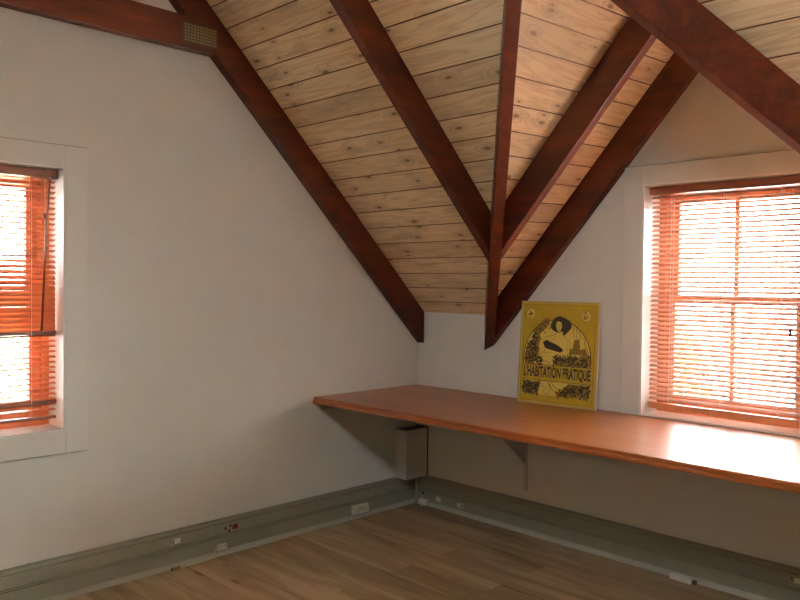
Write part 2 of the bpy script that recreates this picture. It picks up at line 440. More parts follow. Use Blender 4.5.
# ------------------------------------------------------------------ windows
def make_window(name, W, org, ax, out, casing_out, casing_bottom, outline):
    """org + ax*u is along the wall, out points outdoors. W = (u0,u1,z0,z1)."""
    ax, out = Vector(ax), Vector(out)
    u0, u1, z0, z1 = W
    root = struct(empty(name, Vector(org) + ax*u0 + Vector((0, 0, z0))))
    def bx(bm, ua, ub, da, db, za, zb, bev=0.0):
        p, q = Vector(org)+ax*ua+out*da, Vector(org)+ax*ub+out*db
        box(bm, (p.x, p.y, za), (q.x, q.y, zb), bev)
    # painted casing on the wall face
    bm = bmesh.new(); c = 0.1; t = 0.016
    l, r, b, tp = outline
    bx(bm, l, u0, -t, 0, b, tp, 0.003); bx(bm, u1, r, -t, 0, b, tp, 0.003); bx(bm, u0, u1, -t, 0, z1, tp, 0.003)
    if casing_bottom: bx(bm, u0, u1, -t, 0, b, z0, 0.003)
    keep(build('casing', bm, M['casing']), root)
    bm = bmesh.new(); q = 0.004  # thin dark strip paints in the shadow line round the casing
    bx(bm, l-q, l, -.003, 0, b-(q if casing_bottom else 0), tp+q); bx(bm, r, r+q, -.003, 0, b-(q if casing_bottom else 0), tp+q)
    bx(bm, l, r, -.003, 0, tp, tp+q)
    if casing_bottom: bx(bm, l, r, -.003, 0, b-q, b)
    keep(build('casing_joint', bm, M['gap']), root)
    # reveal lining
    bm = bmesh.new(); d = TH; e = 0.008
    bx(bm, u0, u0+e, -t+0.002, d, z0, z1); bx(bm, u1-e, u1, -t+0.002, d, z0, z1); bx(bm, u0+e, u1-e, -t+0.002, d, z1-e, z1); bx(bm, u0+e, u1-e, -t+0.002, d, z0, z0+e)
    keep(build('reveal', bm, M['reveal']), root)
    # fixed stained frame
    a0, a1 = u0+e, u1-e; b0, b1 = z0+e, z1-e
    f = 0.035
    bm = bmesh.new()
    bx(bm, a0, a0+f, .150, .235, b0, b1, .002); bx(bm, a1-f, a1, .150, .235, b0, b1, .002)
    bx(bm, a0+f, a1-f, .150, .235, b1-f, b1, .002); bx(bm, a0+f, a1-f, .150, .235, b0, b0+.03, .002)
    keep(build('window_frame', bm, M['orange']), root)
    zm = b0 + 0.505*(b1-b0)
    for nm, zz0, zz1, dd in (('lower_sash', b0+.03, zm+.02, .165), ('upper_sash', zm-.02, b1-f, .200)):
        bm = bmesh.new(); s = 0.047
        aa, bb = a0+f, a1-f
        bot = 0.055 if nm == 'lower_sash' else 0.04
        top = 0.04
        bx(bm, aa, aa+s, dd, dd+.032, zz0, zz1, .003); bx(bm, bb-s, bb, dd, dd+.032, zz0, zz1, .003)
        bx(bm, aa+s, bb-s, dd, dd+.032, zz0, zz0+bot, .003); bx(bm, aa+s, bb-s, dd, dd+.032, zz1-top, zz1, .003)
        m = (aa+bb)/2
        bx(bm, m-.011, m+.011, dd+.003, dd+.029, zz0+bot, zz1-top, .002)
        so = keep(build(nm, bm, M['orange']), root)
        bm = bmesh.new()
        bx(bm, aa+s, m-.0115, dd+.014, dd+.018, zz0+bot, zz1-top); bx(bm, m+.0115, bb-s, dd+.014, dd+.018, zz0+bot, zz1-top)
        po = build('pane', bm, M['glass']); po.parent = so
        po.matrix_parent_inverse = (Matrix.Translation(root.location)).inverted() @ Matrix.Identity(4)
        po.matrix_parent_inverse = Matrix.Identity(4)
    return root
make_window('window_1', WA, (0, 0, 0), (0, 1, 0), (-1, 0, 0), 0, True, (WA[0]-.1, WA[1]+.1, 0.637, 1.980))
make_window('window_2', WB, (0, 0, 0), (1, 0, 0), (0, 1, 0), 0, False, (1.452, 2.408, DESK_Z+.001, 1.989))

# ------------------------------------------------------------------ roof timbers
ZD = 0.19               # plumb depth of a rafter
BT = 0.05
def beam(name, bm, mat, label):
    o = build(name, bm, mat); tag(o, label, 'beam'); return o
def rafter_yz(x0, x1, ya, yb, depth, foot=None, bev=0.004):
    """rafter under the main slope, from lower end ya to upper end yb (plumb cuts)"""
    bm = bmesh.new()
    pr = [(ya, zmain(0, ya)-depth), (ya, zmain(0, ya)), (yb, zmain(0, yb)), (yb, zmain(0, yb)-depth)]
    prism(bm, [(x0, y, z) for y, z in pr], (x1-x0, 0, 0), bev)
    return bm
vx, vy = 1.0, -S2/S1
vl = math.hypot(vx, vy); vx /= vl; vy /= vl                     # valley direction in plan
HW = 0.027                                                      # half the valley timber
def valley_x(y, side):        # x on the side face of the left valley at a given y
    return XV + (-y)*S1/S2 + side*HW/abs(vy)
def valley_y(x, side):
    return -(x-XV-side*HW/abs(vy))*S2/S1

beam('gable_rafter', rafter_yz(0.001, 0.062, -0.002, RY, 0.2, None), M['beam_y'],
     'dark red-brown rafter along the sloping top of the left white wall, down to the corner')
# middle rafter of the main slope, mitred onto the valley
bm = bmesh.new()
xa, xb = 0.972, 1.024
pa, pb = valley_y(xa, -1), valley_y(xb, -1)
lo = [(xa, pa, zmain(0, pa)-.2), (xa, pa, zmain(0, pa)), (xb, pb, zmain(0, pb)), (xb, pb, zmain(0, pb)-.2)]
hi = [(xa, RY, zmain(0, RY)-.2), (xa, RY, zmain(0, RY)), (xb, RY, zmain(0, RY)), (xb, RY, zmain(0, RY)-.2)]
hexa(bm, lo+hi, 0.004)
beam('roof_rafter', bm, M['beam_y'], 'dark red-brown rafter crossing the yellow boards in mid ceiling, left of the upright valley beam')
# valley beams
def valley(sign):
    bm = bmesh.new()
    L = math.hypot(XC-XV, APEX_Y)
    nx, ny = -vy, vx
    def P(s, o, dz, wall=False):
        x, y = XV+vx*s+nx*o, vy*s+ny*o
        # on the wall end the cut lies in the wall plane
        if wall:
            k = (y+0.001)/vy; x -= vx*k; y -= vy*k; s -= k
        z = E0 + S2*(XV+vx*s-XV) + dz
        if sign < 0: x = 2*XC-x
        return (x, y, z)
    g = -0.004
    D = -0.195
    hexa(bm, [P(0, -HW, D, True), P(0, -HW, g, True), P(0, HW, g, True), P(0, HW, D, True),
              P(L, -HW, D), P(L, -HW, g), P(L, HW, g), P(L, HW, D)], 0.003)
    return bm
beam('valley_beam', valley(1), M['beam_y'], 'narrow valley beam rising almost straight up from the wall between the two roof slopes')
beam('valley_beam', valley(-1), M['beam_y'], 'heavy dark beam slanting down across the upper right corner above the right window')
# gable roof rafters
def rafter_xz(y0, y1, xa, xb, depth, footcut=None, zf=zleft, bev=0.004):
    bm = bmesh.new()
    pr = footcut + [(xb, zf(xb, 0)-.002), (xb, zf(xb, 0)-depth)] if footcut else \
        [(xa, zf(xa, 0)-depth), (xa, zf(xa, 0)-.002), (xb, zf(xb, 0)-.002), (xb, zf(xb, 0)-depth)]
    prism(bm, [(x, y0, z) for x, z in pr], (0, y1-y0, 0), bev)
    return bm
GD = 0.222
bm = bmesh.new()
ya, yb = -0.05, -0.001
qa, qb = valley_x(ya, 1)+.001, valley_x(yb, 1)+.001
lo = [(qa, ya, zleft(qa, 0)-GD), (qa, ya, zleft(qa, 0)-.002), (qb, yb, zleft(qb, 0)-.002), (qb, yb, zleft(qb, 0)-GD)]
hi = [(XC, ya, zleft(XC, 0)-GD), (XC, ya, zleft(XC, 0)-.002), (XC, yb, zleft(XC, 0)-.002), (XC, yb, zleft(XC, 0)-GD)]
hexa(bm, lo+hi, 0.004)
beam('gable_rafter', bm, M['beam_x'], 'dark red-brown rafter against the right white wall, its foot beside the yellow poster')
bm = bmesh.new()
ya, yb = -0.536, -0.486
qa, qb = valley_x(ya, 1), valley_x(yb, 1)
lo = [(qa, ya, zleft(qa, 0)-GD), (qa, ya, zleft(qa, 0)-.002), (qb, yb, zleft(qb, 0)-.002), (qb, yb, zleft(qb, 0)-GD)]
hi = [(XC, ya, zleft(XC, 0)-GD), (XC, ya, zleft(XC, 0)-.002), (XC, yb, zleft(XC, 0)-.002), (XC, yb, zleft(XC, 0)-GD)]
hexa(bm, lo+hi, 0.004)
beam('roof_rafter', bm, M['beam_x'], 'dark red-brown rafter over the pinkish boards, right of the upright valley beam')
# tie beam with its nail plate
ZT0, ZT1 = 2.514, 2.668
yb0 = -(ZT0-(E0-.2))/S1-.004; yb1 = -(ZT1-(E0-.2))/S1-.004
tie = empty('tie_beam', (0.001, yb0, ZT0), 'dark horizontal tie beam across the top of the left white wall, nail plate at its end', 'beam')
bm = bmesh.new()
prism(bm, [(0.001, yb0, ZT0), (0.001, yb1, ZT1), (0.001, -LY-yb1, ZT1), (0.001, -LY-yb0, ZT0)], (0.059, 0, 0), 0.003)
keep(build('timber', bm, M['beam_y']), tie)
bm = bmesh.new()
box(bm, (0.0622, -1.698, 2.541), (0.0632, -1.507, 2.637))
for i in range(11):
    for j in range(6):
        yy = -1.698+0.0155+i*0.016; zz = 2.541+0.012+j*0.0145
        box(bm, (0.0632, yy-.0055, zz-.0045), (0.0645, yy+.0055, zz+.0045), 0, 1)
o = keep(build('nail_plate', bm, [M['plate_gap'], M['plate']]), tie); o['label'] = 'dull brassy metal nail plate with rows of teeth'

# ------------------------------------------------------------------ built-in desk
DD = 0.848; DT = 0.036; DX = 4.3
desk = empty('wall_desk', (0.001, -DD, DESK_Z), 'long orange-brown built-in desktop running along the right wall under the window', 'desk')
bm = bmesh.new()
box(bm, (0.002, -DD+0.022, DESK_Z-DT+.002), (DX, -0.001, DESK_Z))
keep(build('desktop', bm, M['desk']), desk)
bm = bmesh.new()                                                # rounded front lipping
pr = []
yl = -DD+0.0215
for py, pz in ((0, -.036), (-.012, -.036), (-.018, -.034), (-.0212, -.030), (-.0215, -.024), (-.0205, -.0185), (-.0175, -.0165), (-.0135, -.0155), (-.0135, -.0125), (-.0150, -.0105), (-.0150, -.006), (-.0125, -.0025), (-.008, -.0005), (0, -.0002)):
    pr.append((yl+py, DESK_Z+pz))
prism(bm, [(0.002, y, z) for y, z in pr], (DX-0.002, 0, 0))
keep(build('front_edge', bm, M['desk_edge']), desk)
def bracket(x):
    bm = bmesh.new()
    w = 0.013
    box(bm, (x-w, -0.006, 0.235), (x+w, -0.001, DESK_Z-DT-.001), .001)
    box(bm, (x-w, -0.42, DESK_Z-DT-.007), (x+w, -0.007, DESK_Z-DT), .001)
    prism(bm, [(x-.004, -0.007, 0.385), (x-.004, -0.007, DESK_Z-DT-.008), (x-.004, -0.40, DESK_Z-DT-.008)], (.006, 0, 0))
    o = keep(build('support_bracket', bm, M['steel']), desk); o['label'] = 'grey painted metal angle bracket'
bracket(0.862); bracket(3.0)
bm = bmesh.new(); box(bm, (0.001, -DD+.06, DESK_Z-DT-.040), (0.022, -0.02, DESK_Z-DT), .002)
o = keep(build('wall_batten', bm, M['bead']), desk); o['label'] = 'pale painted timber batten on the left wall'

# ------------------------------------------------------------------ boxed riser in the corner
rx, ry, rz0, rz1 = 0.105, 0.196, 0.1835, 0.487
riser = empty('cable_riser_box', (0.0, -ry, rz0), 'white upright cable riser box fixed in the corner beneath the desk', 'box')
bm = bmesh.new()
t = 0.004
box(bm, (0.001, -ry, rz0), (rx, -ry+t, rz1), .001)
box(bm, (rx-t, -ry+t, rz0), (rx, -0.010, rz1), .001)
box(bm, (0.001, -ry+t, rz0), (0.001+t, -0.010, rz1), .0005)
box(bm, (rx-.014, -ry-.0015, rz0+.002), (rx+.0015, -ry, rz1-.002))
keep(build('cover', bm, M['box']), riser)
bm = bmesh.new(); box(bm, (0.006, -ry+.006, rz1-.010), (rx-.005, -0.010, rz1-.0015));  # dark sheet paints the shade inside the open top
o = keep(build('top_cap', bm, M['dark']), riser); o['label'] = 'dark recessed top'
bm = bmesh.new(); box(bm, (0.003, -0.0095, rz0), (rx+.003, -0.001, rz1+.006))  # dark strip stands in for the shadow between box and wall
o = keep(build('back_plate', bm, M['dark']), riser); o['label'] = 'dark backing strip against the wall'
bm = bmesh.new(); tube(bm, [(0.043, -0.034, 0.0), (0.043, -0.034, 0.183)], 0.011, 14)
tag(build('conduit', bm, M['grey_pl'], smooth=True), 'short upright conduit pipe in the corner below the white riser box', 'pipe')

# ------------------------------------------------------------------ sockets
def socket_left(y0, y1, z0, z1, label, kind):
    px = 0.0195 if z0 > 0.1 else 0.0195
    if z0 > 0.1: px = 0.0202
    yc, zc = (y0+y1)/2, (z0+z1)/2
    r = empty('power_socket', (px, yc, z0), label, 'socket')
    bm = bmesh.new(); box(bm, (px, y0, z0), (px+.005, y1, z1), .0015)
    keep(build('face_plate', bm, M['grey_pl']), r)
    h = z1-z0; w = y1-y0
    sw = M['red'] if kind == 'red' else M['white']
    pinm = M['black'] if kind == 'red' else M['white']
    ys = yc + (0.018 if kind == 'red' else 0.012)
    bm = bmesh.new(); box(bm, (px+.0052, ys-.015, zc-.012), (px+.010, ys+.015, zc+.014), .001)
    o = keep(build('switch', bm, sw), r); o['label'] = 'red rocker switch' if kind == 'red' else 'white rocker switch'
    for dy, dz, rr in ((-.050, 0.002, .0072), (-.020, 0.011, .0070), (-.028, -.014, .0070)):
        bm = bmesh.new()
        tube(bm, [(px+.0045, yc+dy+.012, zc+dz), (px+.0058, yc+dy+.012, zc+dz)], rr, 12)
        keep(build('pin_hole', bm, M['black'] if (kind == 'red' and dz > -.1 and dy < -.04) else (M['red'] if kind == 'red' else M['bead'])), r)
    return r
socket_left(-1.475, -1.300, 0.106, 0.157, 'skirting power socket on the left wall with a red switch and dark pin holes', 'red')
socket_left(-1.795, -1.62, 0.106, 0.157, 'skirting power socket on the left wall with a white switch, nearest the left window', 'white')

def outlet(name, c, size, normal, mat, label, cat, sub=None):
    """small surface box; c = centre of its back face, size = (along wall, height, depth)"""
    w, h, d = size
    r = empty(name, c, label, cat)
    bm = bmesh.new()
    if normal == 'x': box(bm, (c[0], c[1]-w/2, c[2]-h/2), (c[0]+d, c[1]+w/2, c[2]+h/2), .002)
    else: box(bm, (c[0]-w/2, c[1]-d, c[2]-h/2), (c[0]+w/2, c[1], c[2]+h/2), .002)
    keep(build('body', bm, mat), r)
    if sub:
        for (du, dz, sw, sh, m, nm) in sub:
            bm = bmesh.new()
            if normal == 'x': box(bm, (c[0]+d, c[1]+du-sw/2, c[2]+dz-sh/2), (c[0]+d+.0015, c[1]+du+sw/2, c[2]+dz+sh/2))
            else: box(bm, (c[0]+du-sw/2, c[1]-d-.0015, c[2]+dz-sh/2), (c[0]+du+sw/2, c[1]-d, c[2]+dz+sh/2))
            keep(build(nm, bm, M[m]), r)
    return r
outlet('network_outlet', (0.0195, -0.507, 0.054), (0.115, 0.050, 0.026), 'x', M['white'], 'white double outlet box low on the left skirting, the one closest to the corner', 'outlet',
       [(-.026, 0, .03, .026, 'cream', 'cover'), (.026, 0, .03, .026, 'cream', 'cover'), (-.002, .008, .007, .007, 'black', 'port')])
outlet('phone_jack', (0.0195, -1.448, 0.046), (0.052, 0.030, 0.018), 'x', M['white'], 'tiny white phone jack below the red-switched socket with a lead trailing from it', 'outlet',
       [(-.013, 0, .018, .02, 'cream', 'cover'), (.013, 0, .018, .02, 'cream', 'cover')])
outlet('network_outlet', (0.222, -0.0195, 0.057), (0.036, 0.034, 0.009), 'y', M['cream'], 'small cream outlet on the right skirting next to the corner plug', 'outlet',
       [(0, 0, .022, .02, 'white', 'cover')])
outlet('network_outlet', (0.400, -0.0195, 0.056), (0.048, 0.030, 0.010), 'y', M['cream'], 'small cream outlet with a dark port on the right skirting, farther from the corner', 'outlet',
       [(-.008, 0, .018, .018, 'white', 'cover'), (.017, 0, .009, .014, 'black', 'port')])
outlet('power_socket', (2.325, -0.0200, 0.131), (0.11, 0.050, 0.005), 'y', M['grey_pl'], 'skirting socket cut off by the right edge of the photo, with a white switch', 'socket',
       [(-.018, 0.004, .022, .022, 'white', 'switch'), (-.040, 0.008, .007, .007, 'black', 'pin_hole')])
# white block lying at the foot of the right skirting
r = empty('floor_junction_box', (1.785, -0.05, 0.001), 'long pale junction block on the floor at the foot of the right skirting', 'box')
bm = bmesh.new(); box(bm, (1.752, -0.068, 0.001), (1.858, -0.037, 0.026), .003)
keep(build('body', bm, M['white']), r)
bm = bmesh.new(); box(bm, (1.8585, -0.062, 0.001), (1.876, -0.040, 0.018), .003)
o = keep(build('end_cap', bm, M['dark']), r); o['label'] = 'dark end cap'
# corner plug
r = empty('plug_adapter', (0.118, -0.058, 0.0), 'white plug adapter on the floor in the corner under the riser box', 'plug')
bm = bmesh.new()
box(bm, (0.090, -0.066, 0.008), (0.148, -0.037, 0.046), .006)
keep(build('body', bm, M['white']), r)
bm = bmesh.new()
tube(bm, [(0.104, -0.078, 0.022), (0.104, -0.066, 0.022)], 0.008, 10); tube(bm, [(0.122, -0.074, 0.008), (0.124, -0.084, 0.0045)], 0.004, 8)
keep(build('prong', bm, M['white']), r)
bm = bmesh.new(); tube(bm, [(0.086, -0.0192, 0.070), (0.086, -0.024, 0.070)], 0.0085, 12)
tag(build('grommet', bm, M['black']), 'round black cable grommet on the right skirting above the corner plug', 'grommet')
# loose lead on the floor
r = empty('telephone_lead', (0.05, -1.6, 0.0), 'thin pale lead trailing from the phone jack along the left skirting', 'cable')
pts = [(0.028, -1.476, 0.046), (0.038, -1.49, 0.036), (0.046, -1.512, 0.018), (0.046, -1.54, 0.006), (0.043, -1.57, 0.003), (0.041, -1.61, 0.003), (0.042, -1.65, 0.003), (0.046, -1.69, 0.003)]
# smooth
sm = []
for i in range(len(pts)-1):
    p0, p1, p2, p3 = [Vector(pts[max(0, min(len(pts)-1, i+k))]) for k in (-1, 0, 1, 2)]
    for k in range(6):
        u = k/6
        sm.append(0.5*((2*p1)+(p2-p0)*u+(2*p0-5*p1+4*p2-p3)*u*u+(3*p1-p0-3*p2+p3)*u**3))
sm.append(Vector(pts[-1]))
bm = bmesh.new(); tube(bm, sm, 0.0032, 8)
keep(build('wire', bm, M['lead'], smooth=True), r)
bm = bmesh.new(); box(bm, (0.040, -1.735, 0.0005), (0.058, -1.692, 0.013), .002)
keep(build('plug', bm, M['tan']), r)
bm = bmesh.new(); box(bm, (0.042, -1.7385, 0.002), (0.056, -1.7352, 0.011))
keep(build('contact', bm, M['black']), r)

# ------------------------------------------------------------------ venetian blinds
def blind(name, W, org, ax, out, depth, label, group, slat_mat, tilt, z_bot, extras, head, brail, brh):
    ax, out = Vector(ax), Vector(out)
    u0, u1, z0, z1 = W
    u0 += .012; u1 -= .012
    zt = z1-.010
    r = empty(name, Vector(org)+ax*u0+out*depth+Vector((0, 0, z_bot)), label, 'blind', None)
    def P(u, d, z): 
        v = Vector(org)+ax*u+out*d; return (v.x, v.y, z)
    bm = bmesh.new(); box(bm, P(u0, depth-.026, zt-.038), P(u1, depth+.026, zt), .002)
    keep(build('headrail', bm, head), r)
    # slats: gently crowned strips, one mesh
    bm = bmesh.new()
    pitch = 0.0232; n = int((zt-.045-z_bot-brh)/pitch)
    hw = 0.0125; th = 0.0017
    for i in range(n):
        z = zt-.052-i*pitch
        a = tilt(z)
        ca, sa = math.cos(a), math.sin(a)
        jit = random.uniform(-.0006, .0006)
        top, bot = [], []
        for k in range(5):
            s = -1+2*k/4
            crown = 0.0016*(1-s*s)
            for lst, dz in ((top, th/2), (bot, -th/2)):
                dd, zz = s*hw*ca-(crown+dz)*sa, s*hw*sa+(crown+dz)*ca
                lst.append((depth+dd, z+zz+jit))
        ring = top+bot[::-1]
        A = [bm.verts.new(P(u0+.004, d, zz)) for d, zz in ring]; B = [bm.verts.new(P(u1-.004, d, zz)) for d, zz in ring]
        m = len(ring)
        for k in range(m): bm.faces.new((A[k], A[(k+1) % m], B[(k+1) % m], B[k]))
        bm.faces.new(A); bm.faces.new(B[::-1])
    keep(build('slats', bm, slat_mat), r)
    bm = bmesh.new(); box(bm, P(u0+.003, depth-.013, z_bot), P(u1-.003, depth+.013, z_bot+brh), .002)
    keep(build('bottom_rail', bm, brail), r)
    for f in (0.15, 0.5, 0.85):
        u = u0+(u1-u0)*f
        bm = bmesh.new()
        for d in (-.0138, .0138): tube(bm, [P(u, depth+d, z_bot+brh), P(u, depth+d, zt-.038)], .0014, 6)
        keep(build('ladder_cord', bm, M['cord']), r)
    extras(r, P, u0, u1, zt)
    return r
def extras_a(r, P, u0, u1, zt):
    bm = bmesh.new(); tube(bm, [P(u1-.040, .022, zt-.044), P(u1-.052, .020, zt-.20), P(u1-.076, .018, zt-.70)], [.004, .0042, .0052], 10)
    keep(build('tilt_wand', bm, M['rail'], smooth=True), r)
    bm = bmesh.new(); tube(bm, [P(u1-.040, .022, zt-.046), P(u1-.040, .024, zt-.036)], .0035, 8); keep(build('wand_hook', bm, M['cord']), r)
    bm = bmesh.new(); tube(bm, [P(u1-.060, .026, zt-.04), P(u1-.060, .026, zt-.42)], .0010, 6); tube(bm, [P(u1-.055, .026, zt-.04), P(u1-.058, .026, zt-.20)], .0010, 6)
    keep(build('pull_cord', bm, M['cord']), r)
    for z in (zt-.205, zt-.425):
        bm = bmesh.new(); tube(bm, [P(u1-.060, .026, z+.014), P(u1-.060, .026, z+.006), P(u1-.060, .026, z-.012)], [.002, .005, .0035], 10)
        keep(build('tassel', bm, M['rail'], smooth=True), r)
    # the slat bundle the cord rests on, darker rails lower down
    for z in (1.165, 0.862):
        bm = bmesh.new(); box(bm, P(u0+.002, .060-.014, z-.008), P(u1-.002, .060+.014, z+.008), .002)
        keep(build('mid_rail', bm, M['rail']), r)
def extras_b(r, P, u0, u1, zt):
    bm = bmesh.new(); tube(bm, [P(u1-.008, .014, zt-.040), P(u1-.008, .014, 1.14)], [.0045, .0055], 10)
    keep(build('tilt_wand', bm, M['rail'], smooth=True), r)
    bm = bmesh.new(); tube(bm, [P(u1-.055, .026, zt-.04), P(u1-.055, .026, 1.21)], .0010, 6)
    keep(build('pull_cord', bm, M['cord']), r)
    bm = bmesh.new(); tube(bm, [P(u1-.055, .026, 1.212), P(u1-.055, .026, 1.204), P(u1-.055, .026, 1.180)], [.003, .006, .0045], 10)
    o = keep(build('tassel', bm, M['black'], smooth=True), r); o['label'] = 'dark cord tassel'
rad = math.radians
def tilt_a(z):
    if 1.17 < z < 1.55: return rad(-17) if z > 1.50 else rad(24 + 39*min(1, (1.50-z)/.16))
    return rad(-17 if z > 1.5 else 15)
blind('venetian_blind', WA, (0, 0, 0), (0, 1, 0), (-1, 0, 0), .060,
      'orange wooden venetian blind in the left window, with a tilt wand hanging aslant', None, M['slat_y'], tilt_a, 0.785, extras_a, M['rail'], M['rail'], .014)
blind('venetian_blind', WB, (0, 0, 0), (1, 0, 0), (0, 1, 0), .060,
      'reddish wooden venetian blind in the right window above the desk', None, M['slat'], lambda z: rad(31), 0.785, extras_b, M['head'], M['orange'], .030)

# ------------------------------------------------------------------ poster leaning on the wall
PB = Vector((0.868, -0.105, DESK_Z+.0006))
PU = Vector((0.467, 0.040, 0)); PW = PU.length; PU.normalize()
PV = Vector((0.004, 0.043, 0.556)); PV = (PV - PU*PV.dot(PU)); PH_ = PV.length; PV.normalize()
PN = PU.cross(PV)
poster = empty('framed_poster', PB, 'gold and black poster in a thin frame leaning on the wall on the desk', 'poster')
poster.matrix_world = Matrix(((PU.x, PV.x, PN.x, PB.x), (PU.y, PV.y, PN.y, PB.y), (PU.z, PV.z, PN.z, PB.z), (0, 0, 0, 1)))
W_, H_ = PW, PH_
bm = bmesh.new(); box(bm, (0.003, 0.003, -0.016), (W_-.003, H_-.003, -0.0012))
build('backing_board', bm, M['yellow'], poster)
bm = bmesh.new(); t = 0.011
box(bm, (0, 0, -.017), (W_, t, 0.001), .001); box(bm, (0, H_-t, -.017), (W_, H_, 0.001), .001)
box(bm, (0, t, -.017), (t, H_-t, 0.001), .001); box(bm, (W_-t, t, -.017), (W_, H_-t, 0.001), .001)
bm.faces.ensure_lookup_table()
bmesh.ops.recalc_face_normals(bm, faces=bm.faces[:])
for f in bm.faces:
    f.material_index = 1 if f.normal.z > 0.6 else 0
o = build('frame', bm, [M['frame_cream'], M['frame_gold']], poster); o['label'] = 'thin cream and gold frame'

class Art:
    def __init__(s): s.bm = bmesh.new()
    def poly(s, pts, z):
        vs = [s.bm.verts.new((u*W_, (1-v)*H_, z)) for u, v in pts]
        f = s.bm.faces.new(vs)
        if f.calc_area() < 1e-12: s.bm.faces.remove(f); return
        bmesh.ops.triangulate(s.bm, faces=[f])
    def line(s, pts, w, z):
        pts = [Vector((u*W_, (1-v)*H_, z)) for u, v in pts]
        L, R = [], []
        for i, p in enumerate(pts):
            d = (pts[min(i+1, len(pts)-1)]-pts[max(i-1, 0)]); d.normalize()
            n = Vector((-d.y, d.x, 0))*w/2
            L.append(s.bm.verts.new(p+n)); R.append(s.bm.verts.new(p-n))
        for i in range(len(pts)-1): s.bm.faces.new((L[i], R[i], R[i+1], L[i+1]))
    def disc(s, c, r, z, seg=28, a0=0, a1=2*PI, asp=None):
        asp = W_/H_
        pts = [(c[0]+r*math.cos(a0+(a1-a0)*k/seg), c[1]+r*asp*math.sin(a0+(a1-a0)*k/seg)) for k in range(seg)]
        s.poly(pts, z)
    def leaf(s, c, L, a, z, fat=0.4):
        asp = W_/H_
        d = (math.cos(a), math.sin(a)); n = (-d[1], d[0])
        pts = []
        for t, h in ((0, 0), (.25, .8), (.5, 1), (.75, .7), (1, 0), (.75, -.7), (.5, -1), (.25, -.8)):
            u = d[0]*L*t+n[0]*L*fat*.5*h; v = d[1]*L*t+n[1]*L*fat*.5*h
            pts.append((c[0]+u, c[1]+v*asp))
        s.poly(pts, z)
    def done(s, name, mat):
        bm = s.bm
        bmesh.ops.recalc_face_normals(bm, faces=bm.faces[:])
        for f in bm.faces:
            if f.normal.z < 0: f.normal_flip()
        return build(name, bm, mat, poster, recalc=False)
asp = W_/H_
def arc(c, r, a0, a1, n=40): return [(c[0]+r*math.cos(a0+(a1-a0)*k/n), c[1]+r*asp*math.sin(a0+(a1-a0)*k/n)) for k in range(n+1)]
def blob(pts, n=6):
    """closed Catmull-Rom outline"""
    out = []; m = len(pts)
    for i in range(m):
        p = [pts[(i+k) % m] for k in (-1, 0, 1, 2)]
        for k in range(n):
            u = k/n
            out.append(tuple(0.5*(2*p[1][d]+(p[2][d]-p[0][d])*u+(2*p[0][d]-5*p[1][d]+4*p[2][d]-p[3][d])*u*u+(3*p[1][d]-p[0][d]-3*p[2][d]+p[3][d])*u**3) for d in (0, 1)))
    return out
AC = (0.49, 0.535); AR = 0.425
Z = [-0.0009+0.00022*i for i in range(9)]
rp = random.Random(11)
# arched field
a = Art(); top = arc(AC, AR, PI, 2*PI); a.poly([(AC[0]-AR, 0.615)]+top+[(AC[0]+AR, 0.615)], Z[0]); 
for c in ((0.135, 0.125), (0.84, 0.135)): a.disc(c, 0.062, Z[0])
a.poly([(0.065, .775), (0.93, .775), (0.93, .91), (0.065, .91)], Z[0])
a.done('print_field', M['pale'])
# ochre middle tones: hills, towers, foliage masses
a = Art()
a.poly(blob([(0.09, .61), (0.09, .47), (0.14, .40), (0.20, .36), (0.26, .33), (0.30, .42), (0.26, .50), (0.30, .61)]), Z[1])
a.poly(blob([(0.18, .30), (0.24, .23), (0.32, .17), (0.38, .165), (0.36, .24), (0.30, .29), (0.24, .34)]), Z[1])
a.poly([(0.64, .50), (0.66, .45), (0.69, .44), (0.705, .36), (0.74, .35), (0.775, .36), (0.78, .45), (0.82, .44), (0.85, .43), (0.865, .47), (0.88, .50)], Z[1])
a.poly(blob([(0.48, .52), (0.6, .50), (0.75, .52), (0.90, .50), (0.905, .61), (0.7, .612), (0.49, .612)]), Z[1])
a.poly([(0.07, .78), (0.30, .78), (0.27, .905), (0.07, .905)], Z[1]); a.poly([(0.56, .86), (0.66, .78), (0.925, .78), (0.925, .905), (0.50, .905)], Z[1])
a.done('print_shading', M['ochre'])
# figure: a seated woman, half length, plain shapes
a = Art()
a.poly(blob([(0.472, .205), (0.505, .19), (0.538, .205), (0.543, .245), (0.53, .275), (0.508, .292), (0.485, .275), (0.472, .245)]), Z[5])
a.poly(blob([(0.49, .27), (0.54, .27), (0.55, .315), (0.60, .345), (0.645, .37), (0.66, .43), (0.655, .50), (0.60, .53), (0.52, .53), (0.44, .50), (0.40, .43), (0.38, .40), (0.33, .43), (0.335, .50), (0.30, .52), (0.26, .45), (0.27, .385), (0.35, .34), (0.45, .325), (0.485, .31)]), Z[2])
a.poly(blob([(0.20, .60), (0.24, .53), (0.32, .49), (0.42, .50), (0.48, .54), (0.42, .60), (0.30, .612)]), Z[2])
a.done('print_figure', M['pale'])
